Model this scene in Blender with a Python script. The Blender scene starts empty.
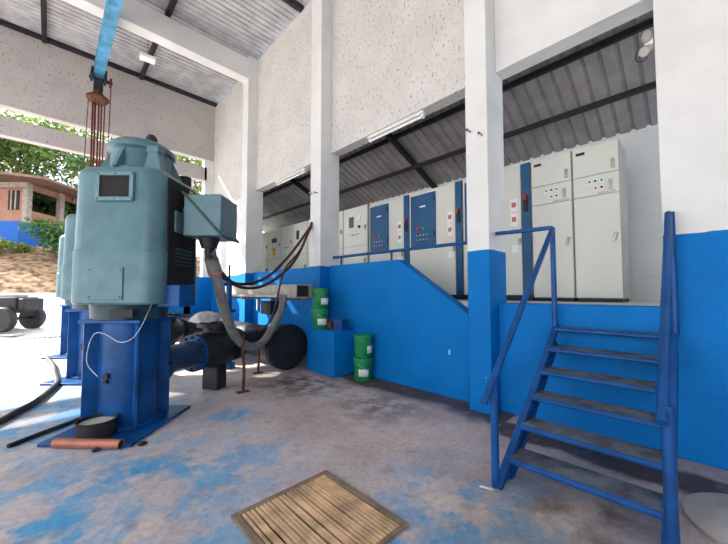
import bpy, bmesh, math, random
from mathutils import Vector, Matrix
random.seed(7)
PI = math.pi
scene = bpy.context.scene
COL = scene.collection

# ---------------------------------------------------------------- camera
F_PX = 324.0
YAW, PITCH = math.radians(44.1), math.radians(2.6)
cam_d = bpy.data.cameras.new('camera')
cam = bpy.data.objects.new('camera', cam_d); COL.objects.link(cam)
cam_d.sensor_fit = 'HORIZONTAL'; cam_d.sensor_width = 36.0
cam_d.lens = F_PX / 728 * 36
cam_d.shift_y = (277.29 - 272) / 728
cam_d.clip_start = 0.05; cam_d.clip_end = 300
cam.location = (0, 0, 1.5)
cam.rotation_euler = (PI / 2 + PITCH, 0, -YAW)
scene.camera = cam

# ---------------------------------------------------------------- sky, sun, exposure
SKY_STRENGTH = 1.15
SUN_STRENGTH = 7.0
SUN_DIR = Vector((0.55, -0.83, -0.74))
scene.view_settings.view_transform = 'Standard'
scene.view_settings.look = 'None'
scene.view_settings.gamma = 1
scene.view_settings.use_curve_mapping = False
scene.view_settings.exposure = 1.42
w = bpy.data.worlds.new('sky'); scene.world = w; w.use_nodes = True
wn = w.node_tree; wn.nodes.clear()
wo = wn.nodes.new('ShaderNodeOutputWorld'); wb = wn.nodes.new('ShaderNodeBackground')
wc = wn.nodes.new('ShaderNodeTexCoord'); wm = wn.nodes.new('ShaderNodeMapping'); wz = wn.nodes.new('ShaderNodeTexNoise')
wr = wn.nodes.new('ShaderNodeValToRGB')
wz.inputs['Scale'].default_value = 2.2; wz.inputs['Detail'].default_value = 5
wr.color_ramp.elements[0].position = .35; wr.color_ramp.elements[0].color = (.62, .76, 1, 1)
wr.color_ramp.elements[1].position = .6; wr.color_ramp.elements[1].color = (1, 1, 1, 1)
wn.links.new(wc.outputs['Generated'], wm.inputs[0]); wn.links.new(wm.outputs[0], wz.inputs['Vector'])
wn.links.new(wz.outputs[0], wr.inputs[0]); wn.links.new(wr.outputs[0], wb.inputs[0])
wb.inputs[1].default_value = SKY_STRENGTH
wn.links.new(wb.outputs[0], wo.inputs[0])
sd = bpy.data.lights.new('sun', 'SUN'); so = bpy.data.objects.new('sun', sd); COL.objects.link(so)
sd.energy = SUN_STRENGTH; sd.angle = math.radians(1.2); sd.color = (1, .95, .87)
so.rotation_euler = SUN_DIR.to_track_quat('-Z', 'Y').to_euler()
so.location = (-12, 20, 15)

# ---------------------------------------------------------------- materials
def nt(name):
    m = bpy.data.materials.new(name); m.use_nodes = True
    t = m.node_tree; b = t.nodes['Principled BSDF']
    return m, t, b
def noise(t, scale, detail=4, rough=.55, coord='Object', stretch=None):
    c = t.nodes.new('ShaderNodeTexCoord'); n = t.nodes.new('ShaderNodeTexNoise')
    n.inputs['Scale'].default_value = scale; n.inputs['Detail'].default_value = detail; n.inputs['Roughness'].default_value = rough
    if stretch:
        mp = t.nodes.new('ShaderNodeMapping'); mp.inputs['Scale'].default_value = stretch
        t.links.new(c.outputs[coord], mp.inputs[0]); t.links.new(mp.outputs[0], n.inputs['Vector'])
    else:
        t.links.new(c.outputs[coord], n.inputs['Vector'])
    return n.outputs['Fac']
def ramp(t, fac, stops):
    r = t.nodes.new('ShaderNodeValToRGB'); e = r.color_ramp.elements
    while len(e) < len(stops): e.new(.5)
    for q, (p, c) in zip(e, stops):
        q.position = p; q.color = (c[0], c[1], c[2], 1) if hasattr(c, '__len__') else (c, c, c, 1)
    t.links.new(fac, r.inputs[0]); return r.outputs[0]
def mix(t, fac, a, b, blend='MIX'):
    n = t.nodes.new('ShaderNodeMix'); n.data_type = 'RGBA'; n.blend_type = blend
    for s, v in ((n.inputs[0], fac), (n.inputs[6], a), (n.inputs[7], b)):
        if hasattr(v, 'is_linked'): t.links.new(v, s)
        elif hasattr(v, '__len__'): s.default_value = (v[0], v[1], v[2], 1)
        else: s.default_value = v
    return n.outputs[2]
def math_n(t, op, a, b=None):
    n = t.nodes.new('ShaderNodeMath'); n.operation = op
    for s, v in zip(n.inputs, (a, b)):
        if v is None: continue
        if hasattr(v, 'is_linked'): t.links.new(v, s)
        else: s.default_value = v
    return n.outputs[0]
def bump(t, b, h, s=.3, d=.02):
    n = t.nodes.new('ShaderNodeBump'); n.inputs['Strength'].default_value = s; n.inputs['Distance'].default_value = d
    t.links.new(h, n.inputs['Height']); t.links.new(n.outputs[0], b.inputs['Normal'])
def plain(name, c, rough=.5, metal=0, var=.25, scale=6, spec=.3, bmp=0):
    m, t, b = nt(name)
    dk = tuple(x * (1 - var) for x in c); lt = tuple(min(1, x * (1 + var * .6)) for x in c)
    f = noise(t, scale)
    t.links.new(ramp(t, f, [(.35, dk), (.65, lt)]), b.inputs['Base Color'])
    b.inputs['Roughness'].default_value = rough; b.inputs['Metallic'].default_value = metal
    b.inputs['Specular IOR Level'].default_value = spec
    if bmp: bump(t, b, noise(t, scale * 12), bmp, .01)
    return m
def pos(t):
    g = t.nodes.new('ShaderNodeNewGeometry'); s = t.nodes.new('ShaderNodeSeparateXYZ')
    t.links.new(g.outputs['Position'], s.inputs[0]); return g.outputs['Position'], s.outputs
WHITE = (.77, .785, .765); BLUE = (0, .185, .56)
def stucco(name, base, speck=True):
    m, t, b = nt(name)
    f = noise(t, 1.3, 5)
    c = ramp(t, f, [(.3, tuple(x * .88 for x in base)), (.6, base)])
    h = noise(t, 26, 3)
    if speck:
        v = noise(t, 15, 3, .6, stretch=(1.6, 1.6, .9))
        s = ramp(t, v, [(.60, 0), (.65, .8)])
        c = mix(t, s, c, (.24, .23, .215))
    t.links.new(c, b.inputs['Base Color']); b.inputs['Roughness'].default_value = .85
    bump(t, b, h, .35, .02); return m
def painted(name, level=2.03):
    m, t, b = nt(name)
    p, s = pos(t)
    e = math_n(t, 'MULTIPLY', math_n(t, 'SUBTRACT', noise(t, 5), .5), .03)
    k = math_n(t, 'GREATER_THAN', math_n(t, 'ADD', s[2], e), level)
    f = noise(t, 2.2, 5); f2 = noise(t, 40, 2)
    bl = ramp(t, f, [(.3, (0, .155, .47)), (.7, BLUE)])
    chips = ramp(t, noise(t, 9, 3, .5, stretch=(1, 1, .6)), [(.755, 0), (.765, .8)])
    bl = mix(t, chips, bl, (.5, .6, .66))
    wh = ramp(t, f, [(.3, tuple(x * .9 for x in WHITE)), (.65, WHITE)])
    t.links.new(mix(t, k, bl, wh), b.inputs['Base Color'])
    b.inputs['Roughness'].default_value = .6; b.inputs['Specular IOR Level'].default_value = .15
    bump(t, b, f2, .25, .015); return m
def floor_mat():
    m, t, b = nt('worn painted concrete')
    p, s = pos(t)
    c = ramp(t, noise(t, 1.1, 7, .62), [(.3, (.44, .33, .30)), (.5, (.62, .51, .475)), (.7, (.74, .66, .625))])
    c = mix(t, ramp(t, noise(t, 3.1, 6, .65), [(.45, 0), (.68, .6)]), c, (.56, .53, .52))
    def blob(x, y, r, soft):
        v = t.nodes.new('ShaderNodeVectorMath'); v.operation = 'DISTANCE'
        t.links.new(p, v.inputs[0]); v.inputs[1].default_value = (x, y, 0)
        return ramp(t, math_n(t, 'DIVIDE', v.outputs['Value'], r + soft), [(r / (r + soft) * .5, 1), (1, 0)])
    def total(bs):
        a = blob(*bs[0])
        for q in bs[1:]: a = math_n(t, 'MAXIMUM', a, blob(*q))
        return a
    # walked-off blue paint
    blue = total([(.1, 5.4, .9, 1.2), (.2, 3.1, .8, .9), (.2, 1.9, .9, .7), (2.05, .95, .55, .6), (1.0, 2.9, .4, .6), (1.65, 4.0, .18, .25), (0, 7.2, .5, 1), (1.55, 1.2, .3, .4), (.75, 1.6, .3, .5)])
    bn = ramp(t, noise(t, 2.6, 8, .68), [(.425, 0), (.55, 1)])
    fac = math_n(t, 'MULTIPLY', math_n(t, 'MULTIPLY', blue, bn), .95)
    bcol = ramp(t, noise(t, 1.7, 5), [(.35, (.09, .38, .68)), (.65, (.01, .32, .64))])
    c = mix(t, fac, c, bcol)
    dust = total([(.5, 3.0, .7, 1.3), (1.2, 3.2, .3, .8), (-.6, 6, 1.2, 1.6)])
    c = mix(t, math_n(t, 'MULTIPLY', math_n(t, 'MULTIPLY', dust, ramp(t, noise(t, 1.9, 5), [(.4, 0), (.6, 1)])), .55), c, (.47, .49, .58))
    # damp strip along the wall foot and oil spots
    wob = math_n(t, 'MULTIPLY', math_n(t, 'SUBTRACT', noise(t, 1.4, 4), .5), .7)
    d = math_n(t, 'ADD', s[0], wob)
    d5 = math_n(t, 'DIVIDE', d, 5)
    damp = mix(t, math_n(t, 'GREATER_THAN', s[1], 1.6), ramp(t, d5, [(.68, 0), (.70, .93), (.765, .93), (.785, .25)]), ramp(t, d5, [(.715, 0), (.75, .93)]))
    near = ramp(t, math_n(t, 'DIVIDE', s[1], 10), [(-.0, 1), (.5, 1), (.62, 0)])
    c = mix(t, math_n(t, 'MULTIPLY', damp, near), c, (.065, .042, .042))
    oil = total([(3.0, 4.6, .55, .5), (2.55, .75, .05, .25), (2.75, .5, .05, .22), (2.4, .5, .05, .2), (3.2, 3.0, .2, .6)])
    on = ramp(t, noise(t, 4, 5, .6), [(.4, 0), (.56, .85)])
    c = mix(t, math_n(t, 'MULTIPLY', oil, on), c, (.09, .06, .05))
    tan = total([(2.2, .7, .4, .5)])
    c = mix(t, math_n(t, 'MULTIPLY', tan, .5), c, (.36, .26, .15))
    chip = ramp(t, noise(t, 30, 3), [(.70, 0), (.74, .5)])
    c = mix(t, chip, c, (.5, .49, .48))
    c = mix(t, 1, c, ramp(t, noise(t, 22, 6, .7), [(.3, .72), (.55, 1), (.75, 1.15)]), 'MULTIPLY')
    scuff = ramp(t, noise(t, 5.5, 7, .7), [(.56, 0), (.64, .5)])
    c = mix(t, scuff, c, (.26, .20, .18))
    t.links.new(c, b.inputs['Base Color'])
    t.links.new(ramp(t, noise(t, 1.5, 5), [(.3, .38), (.7, .8)]), b.inputs['Roughness'])
    bump(t, b, noise(t, 9, 6), .25, .02)
    return m
def leaf_mat(name, a, b_, tr=.4):
    m, t, b = nt(name)
    o = t.nodes.new('ShaderNodeNewGeometry')
    c = ramp(t, o.outputs['Random Per Island'], [(0, a), (1, b_)])
    t.links.new(c, b.inputs['Base Color']); b.inputs['Roughness'].default_value = .6
    d = t.nodes.new('ShaderNodeBsdfTranslucent'); t.links.new(c, d.inputs[0])
    x = t.nodes.new('ShaderNodeMixShader'); x.inputs[0].default_value = tr
    t.links.new(b.outputs[0], x.inputs[1]); t.links.new(d.outputs[0], x.inputs[2])
    t.links.new(x.outputs[0], t.nodes['Material Output'].inputs[0]); return m
M = dict(
    speck=stucco('pitted white stucco', (.66, .65, .62)),
    grey=stucco('stucco darkened for backlight', (.50, .475, .455)),  # shade of the backlit wall put into a darker stucco colour
    paint=painted('white over blue wall paint'),
    bluewall=painted('blue wall paint', 9),
    white=stucco('white paint', WHITE, False),
    floor=floor_mat(),
    roofmet=plain('galvanised roof sheet', (.56, .57, .59), .42, .3, .2, 3),
    annexmet=plain('weathered roof sheet', (.32, .31, .31), .65, .1, .2, 3),
    black=plain('black steel paint', (.022, .02, .024), .5, 0, .3),
    teal=plain('teal machine enamel', (.082, .178, .205), .36, 0, .2, 3.5, .45, .06),
    teal_lt=plain('pale teal enamel', (.13, .24, .275), .45, 0, .15, 5),
    teal_dk=plain('dark teal enamel', (.03, .07, .085), .5, 0, .2, 5),
    pumpblue=plain('pump blue enamel', (.003, .072, .25), .38, 0, .4, 3, .3, .08),
    pipeblue=plain('grimy blue enamel', (.02, .06, .13), .5, 0, .4, 4),
    railblue=plain('railing blue enamel', (.006, .075, .27), .38, 0, .3, 5),
    tread=plain('worn blue tread', (.12, .145, .18), .7, 0, .5, 7, .3, .2),
    dirty=plain('oily black iron', (.02, .021, .026), .55, .2, .5, 5, .5, .2),
    rust=plain('rusty iron', (.13, .055, .035), .85, 0, .5, 9),
    rustred=plain('rusty red chain', (.17, .03, .03), .7, .2, .4, 9),
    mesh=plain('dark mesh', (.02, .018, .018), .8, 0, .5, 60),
    steel=plain('dull steel', (.4, .4, .39), .4, .8, .2),
    greyflex=plain('grey flexible conduit', (.22, .21, .19), .6, 0, .3, 8),
    galv=plain('dusty galvanised tray', (.42, .41, .37), .6, .2, .2, 4),
    cab=plain('cream cabinet enamel', (.70, .715, .645), .4, 0, .06, 1.2),
    cabside=plain('grey cabinet side', (.36, .36, .33), .5, 0, .15, 2),
    cabblue=plain('dark blue cabinet enamel', (.014, .095, .22), .4, 0, .15, 2),
    plinth=plain('dark plinth', (.015, .02, .035), .5),
    paper=plain('white label', (.85, .85, .83), .6, 0, .03),
    redlab=plain('red label', (.55, .16, .15), .5, 0, .2, 30),
    green=plain('green button', (.03, .35, .12), .4),
    red=plain('red button', (.55, .03, .03), .4),
    yellow=plain('yellow sticker', (.8, .45, .03), .5),
    glass=plain('dark gauge glass', (.05, .07, .08), .15, 0, .2),
    pail=plain('green pail plastic', (.012, .27, .09), .38, 0, .2, 5),
    monoblue=plain('light blue beam paint', (.08, .31, .52), .5, 0, .4, 3),
    copper=plain('copper brown pipe', (.42, .16, .11), .4, .3, .2),
    rubber=plain('black rubber', (.022, .022, .025), .6, 0, .3),
    cable=plain('brown cable sheath', (.07, .035, .03), .6, 0, .2),
    wire=plain('white wire', (.75, .75, .72), .5, 0, .05),
    cloth=plain('pale dusty cloth', (.66, .62, .58), .9, 0, .2, 8),
    lamp=plain('lamp diffuser', (.9, .9, .88), .3, 0, .02),
    grate=plain('rust tan grate bar', (.70, .47, .28), .8, 0, .4, 5, .3, .2),
    gratefr=plain('grate frame steel', (.25, .185, .14), .8, 0, .35, 6, .3, .2),
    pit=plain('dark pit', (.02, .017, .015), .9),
    lidconc=plain('pale concrete', (.52, .50, .46), .8, 0, .2, 5, .3, .2),
    yard=plain('pale yard concrete', (.60, .56, .53), .85, 0, .15, .8),
    leaflitter=plain('leaf litter', (.27, .17, .10), .95, 0, .75, 3.5),
    orange=plain('orange house render', (.36, .19, .13), .85, 0, .15, 2),
    houseblue=plain('house blue paint', (.015, .11, .42), .7, 0, .1),
    conc=plain('grey concrete post', (.36, .31, .26), .85),
    rooftile=plain('brown roof sheet', (.20, .12, .09), .85, 0, .3, 4),
    dark=plain('dark interior', (.03, .028, .026), .8),
    bark=plain('bark', (.12, .08, .055), .9, 0, .4, 8),
    leaf_a=leaf_mat('mid green leaves', (.03, .09, .02), (.15, .24, .05)),
    leaf_b=leaf_mat('yellow green leaves', (.09, .15, .03), (.30, .34, .09)),
    leaf_c=leaf_mat('deep green leaves', (.03, .10, .03), (.11, .22, .05)),
)

# ---------------------------------------------------------------- mesh helpers
class MB:
    def __init__(s): s.bm = bmesh.new()
    def box(s, a, b, mat=None):
        a, b = Vector(a), Vector(b); c = (a + b) / 2; d = b - a
        mt = Matrix.Translation(c) @ Matrix.Diagonal((abs(d.x), abs(d.y), abs(d.z), 1))
        bmesh.ops.create_cube(s.bm, size=1, matrix=(mat or Matrix()) @ mt); return s
    def cyl(s, p0, p1, r0, r1=None, seg=20, cap=True):
        p0, p1 = Vector(p0), Vector(p1); d = p1 - p0
        mt = Matrix.Translation((p0 + p1) / 2) @ d.to_track_quat('Z', 'Y').to_matrix().to_4x4()
        bmesh.ops.create_cone(s.bm, cap_ends=cap, segments=seg, radius1=r0, radius2=r0 if r1 is None else r1, depth=d.length, matrix=mt); return s
    def ball(s, c, r, sc=(1, 1, 1), seg=14):
        bmesh.ops.create_uvsphere(s.bm, u_segments=seg, v_segments=max(6, seg // 2), radius=r,
                                  matrix=Matrix.Translation(c) @ Matrix.Diagonal((sc[0], sc[1], sc[2], 1))); return s
    def tube(s, pts, r, seg=10, sub=6):
        P = [Vector(p) for p in pts]; Q = []
        if sub > 1 and len(P) > 2:
            for i in range(len(P) - 1):
                a, b, c, d = P[max(i - 1, 0)], P[i], P[i + 1], P[min(i + 2, len(P) - 1)]
                for k in range(sub):
                    u = k / sub
                    Q.append(.5 * (2 * b + (c - a) * u + (2 * a - 5 * b + 4 * c - d) * u * u + (3 * b - a - 3 * c + d) * u ** 3))
            Q.append(P[-1])
        else: Q = P
        n = None; rings = []
        for i, q in enumerate(Q):
            tdir = (Q[min(i + 1, len(Q) - 1)] - Q[max(i - 1, 0)]).normalized()
            if n is None: n = tdir.orthogonal().normalized()
            n = (n - tdir * n.dot(tdir)).normalized(); bn = tdir.cross(n)
            rings.append([s.bm.verts.new(q + (n * math.cos(2 * PI * k / seg) + bn * math.sin(2 * PI * k / seg)) * r) for k in range(seg)])
        for a, b in zip(rings, rings[1:]):
            for k in range(seg): s.bm.faces.new((a[k], a[(k + 1) % seg], b[(k + 1) % seg], b[k]))
        s.bm.faces.new(rings[0][::-1]); s.bm.faces.new(rings[-1]); return s
    def lathe(s, prof, mat=None, seg=28):
        mat = mat or Matrix(); rings = []
        for r, z in prof:
            rings.append([s.bm.verts.new(mat @ Vector((r * math.cos(2 * PI * k / seg), r * math.sin(2 * PI * k / seg), z))) for k in range(seg)])
        for a, b in zip(rings, rings[1:]):
            for k in range(seg): s.bm.faces.new((a[k], a[(k + 1) % seg], b[(k + 1) % seg], b[k]))
        s.bm.faces.new(rings[0][::-1]); s.bm.faces.new(rings[-1]); return s
    def prism(s, poly, a0, a1, axis='z'):
        def v(p, h): return {'z': (p[0], p[1], h), 'x': (h, p[0], p[1]), 'y': (p[0], h, p[1])}[axis]
        A = [s.bm.verts.new(v(p, a0)) for p in poly]; B = [s.bm.verts.new(v(p, a1)) for p in poly]
        s.bm.faces.new(A[::-1]); s.bm.faces.new(B)
        for i in range(len(poly)):
            j = (i + 1) % len(poly); s.bm.faces.new((A[i], A[j], B[j], B[i]))
        return s
    def loft(s, loops):
        R = [[s.bm.verts.new(p) for p in l] for l in loops]
        for a, b in zip(R, R[1:]):
            for k in range(len(a)): s.bm.faces.new((a[k], a[(k + 1) % len(a)], b[(k + 1) % len(a)], b[k]))
        s.bm.faces.new(R[0][::-1]); s.bm.faces.new(R[-1]); return s
    def build(s, name, mat, parent=None, bevel=0, smooth=True, label=None):
        bmesh.ops.recalc_face_normals(s.bm, faces=s.bm.faces)
        me = bpy.data.meshes.new(name); s.bm.to_mesh(me); s.bm.free()
        me.materials.append(M[mat] if isinstance(mat, str) else mat)
        o = bpy.data.objects.new(name, me); COL.objects.link(o)
        if parent: o.parent = parent
        if smooth:
            for p in me.polygons: p.use_smooth = True
            md = o.modifiers.new('edge', 'BEVEL') if bevel else None
            if md: md.width = bevel; md.segments = 2; md.limit_method = 'ANGLE'; md.angle_limit = math.radians(35)
            me.set_sharp_from_angle(angle=math.radians(35))
        if label: o['label'] = label
        return o
def tag(o, label, cat, group=None, kind=None):
    o['label'] = label; o['category'] = cat
    if group: o['group'] = group
    if kind: o['kind'] = kind
    return o
def thing(name, label, cat, loc=(0, 0, 0), rz=0, group=None):
    o = bpy.data.objects.new(name, None); COL.objects.link(o); o.location = loc; o.rotation_euler = (0, 0, rz)
    o.empty_display_size = .1
    return tag(o, label, cat, group)
def struct(o, label=None):
    o['kind'] = 'structure'
    return o
def dup(root, loc=None, rz=None, label=None):
    def cp(o, par):
        c = o.copy(); COL.objects.link(c)
        if par: c.parent = par
        for ch in list(o.children): cp(ch, c)
        return c
    r = cp(root, None)
    if loc is not None: r.location = loc
    if rz is not None: r.rotation_euler = (0, 0, rz)
    if label: r['label'] = label
    return r

# ================================================================ SETTING
WX = 4.13                       # room face of the long right-hand wall
ROOF = 8.3
struct(MB().box((-9, -6, -.2), (4.2, 15.4, 0)).build('floor', 'floor', smooth=False))
# pillars
for y0, y1 in ((1.79, 2.09), (5.30, 5.66), (8.78, 9.14)):
    struct(MB().box((3.9, y0, 0), (4.4, y1, ROOF)).build('pillar', 'paint', bevel=.012))
# near stretch of wall, blue dado and white above
struct(MB().box((WX, -6, 0), (4.4, .22, ROOF)).build('wall_right', 'paint', bevel=.008))
# low blue walls under the openings
struct(MB().box((WX, .22, 0), (4.4, 1.79, 1.36)).build('wall_stair_bay', 'bluewall', bevel=.01))
struct(MB().prism([(2.09, 0), (2.09, 1.12), (3.45, 2.04), (5.30, 2.04), (5.30, 0)], WX, WX + .2, 'x').build('wall_ramp_parapet', 'bluewall', bevel=.012))
struct(MB().box((WX, 5.66, 0), (WX + .2, 8.78, 2.05)).build('wall_parapet', 'bluewall', bevel=.012))
struct(MB().box((WX + .05, 9.14, 0), (4.4, 12.2, 4.42)).build('wall_corner', 'paint'))
# upper stucco panels between the pillars
for nme, y0, y1, mt in (('wall_upper_stair', .22, 1.79, 'white'), ('wall_upper_middle', 2.09, 5.30, 'speck'), ('wall_upper_far', 5.66, 8.78, 'speck'), ('wall_upper_corner', 9.14, 12.2, 'speck')):
    struct(MB().box((4.17, y0, 4.42), (4.4, y1, ROOF)).build(nme, mt, bevel=.008))
# back wall with its slot and tall opening
struct(MB().box((-9, 12.2, 6.27), (4.4, 12.45, ROOF + .3)).build('wall_back', 'grey', bevel=.01))
struct(MB().box((-9, 12.2, 5.50), (3.95, 12.45, 5.98)).build('trim_1', 'grey', bevel=.01))
struct(MB().box((3.86, 12.2, 0), (4.4, 12.45, 6.27)).build('wall_back_corner', 'paint'))
struct(MB().box((3.28, 12.2, 0), (3.5, 12.45, 5.5)).build('trim_2', 'paint', bevel=.01))
struct(MB().box((1.9, 12.2, 0), (3.86, 12.45, 2.03)).build('wall_back_low', 'bluewall', bevel=.01))
struct(MB().box((1.9, 12.25, 2.03), (3.3, 12.45, 3.3)).build('wall_back_panel', 'white', bevel=.01))
# left side, unseen: high wall on posts added to limit the sun, open below
struct(MB().box((-5.4, -6, 5.6), (-5.15, 12.2, ROOF)).build('wall_left', 'white'))
for y in (-2, 3, 8):
    struct(MB().box((-5.4, y, 0), (-5.1, y + .3, 5.6)).build('pillar', 'paint', bevel=.01))
struct(MB().box((-5.4, -6.2, 0), (4.4, -6, ROOF)).build('wall_front', 'paint'))  # unseen rear wall, closed so that light comes from the left
# concrete cross beam
struct(MB().box((-5.2, 8.80, 7.63), (3.92, 9.12, 8.22)).build('trim_3', 'white', bevel=.012))
# roof sheet
def corrugated(name, x0, x1, z0, z1, y0, y1, pitch, depth, mat):
    b = MB(); prof = []; y = y0
    while y < y1:
        prof += [(y, 0), (y + pitch * .62, 0), (y + pitch * .72, depth), (y + pitch * .9, depth)]; y += pitch
    up = [[b.bm.verts.new((x, py, z + pz)) for py, pz in prof] for x, z in ((x0, z0), (x1, z1))]
    for i in range(len(prof) - 1): b.bm.faces.new((up[0][i], up[0][i + 1], up[1][i + 1], up[1][i]))
    o = b.build(name, mat, smooth=False)
    s = o.modifiers.new('sheet', 'SOLIDIFY'); s.thickness = .012; s.offset = 1
    return struct(o)
corrugated('ceiling', -5.3, 4.4, ROOF + .12, ROOF + .12, -6.1, 12.5, .16, .035, 'roofmet')
for x in (-4.6, -2.5, -.32, 1.88):
    struct(MB().box((x - .05, -6, ROOF - .02), (x + .05, 12.2, ROOF + .11)).build('roof_purlin', 'black', smooth=False))
struct(MB().box((-5.2, 12.08, ROOF + .02), (4.2, 12.2, ROOF + .12)).build('roof_purlin', 'black', smooth=False))
struct(MB().box((-5.2, 6.42, ROOF - .02), (4.2, 6.52, ROOF + .11)).build('roof_purlin', 'black', smooth=False))
# raised switch room behind the openings
struct(MB().box((WX + .2, -1.5, 1.16), (6.8, 13, 1.36)).build('floor_switch_room', 'lidconc', smooth=False))
struct(MB().box((6.6, -1.5, 1.36), (6.8, 13, 4.6)).build('wall_switch_room_back', 'white', smooth=False))
struct(MB().box((4.4, 12.8, 1.36), (6.6, 13, 3.3)).build('wall_switch_room_far', 'white', smooth=False))  # unseen end wall kept low to let daylight onto the far cabinets
struct(MB().box((4.4, -1.7, 1.36), (6.6, -1.5, 2.2)).build('wall_switch_room_near', 'white', smooth=False))  # unseen end wall, left open above to brighten the switch room
corrugated('ceiling_switch_room', 4.4, 6.7, 5.00, 4.02, -1.6, 12.9, .19, .032, 'annexmet')
for x, z in ((5.0, 4.70), (5.7, 4.28)):
    struct(MB().box((x - .03, -1.5, z - .06), (x + .03, 12.8, z + .015)).build('switch_room_purlin', 'black', smooth=False))
for y in (4.3, 8.0):
    struct(MB().prism([(4.4, 4.84), (6.6, 3.90), (6.6, 4.02), (4.4, 4.96)], y - .04, y + .04, 'y').build('switch_room_rafter', 'black', smooth=False))

# yard outside
b = MB()
prof = [(12.5, -.02), (15.4, -.02), (15.5, 0), (18.5, .5), (22, 1.35), (23.2, 1.7)]
rows = [[b.bm.verts.new((x, y, z)) for y, z in prof[1:]] for x in (-40, 14)]
for i in range(len(prof) - 2): b.bm.faces.new((rows[0][i], rows[1][i], rows[1][i + 1], rows[0][i + 1]))
o = b.build('ground', 'yard', smooth=False); o['kind'] = 'structure'
struct(MB().box((-40, -14, -.25), (-9, 15.42, -.02)).build('ground', 'yard', smooth=False))
b = MB(); NX, NY = 60, 26; g = []
for i in range(NX):
    row = []
    for j in range(NY):
        x = -40 + i * 54 / (NX - 1); y = 22.3 + j * 30 / (NY - 1)
        z = 1.42 + min(1, (y - 22.3) / 6.2) ** .9 * 3.0 + (random.random() - .5) * .22 * (j > 0) + max(0, y - 30) * .12
        row.append(b.bm.verts.new((x, y, z)))
    g.append(row)
for i in range(NX - 1):
    for j in range(NY - 1): b.bm.faces.new((g[i][j], g[i + 1][j], g[i + 1][j + 1], g[i][j + 1]))
struct(b.build('ground_slope', 'leaflitter', smooth=True))

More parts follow.
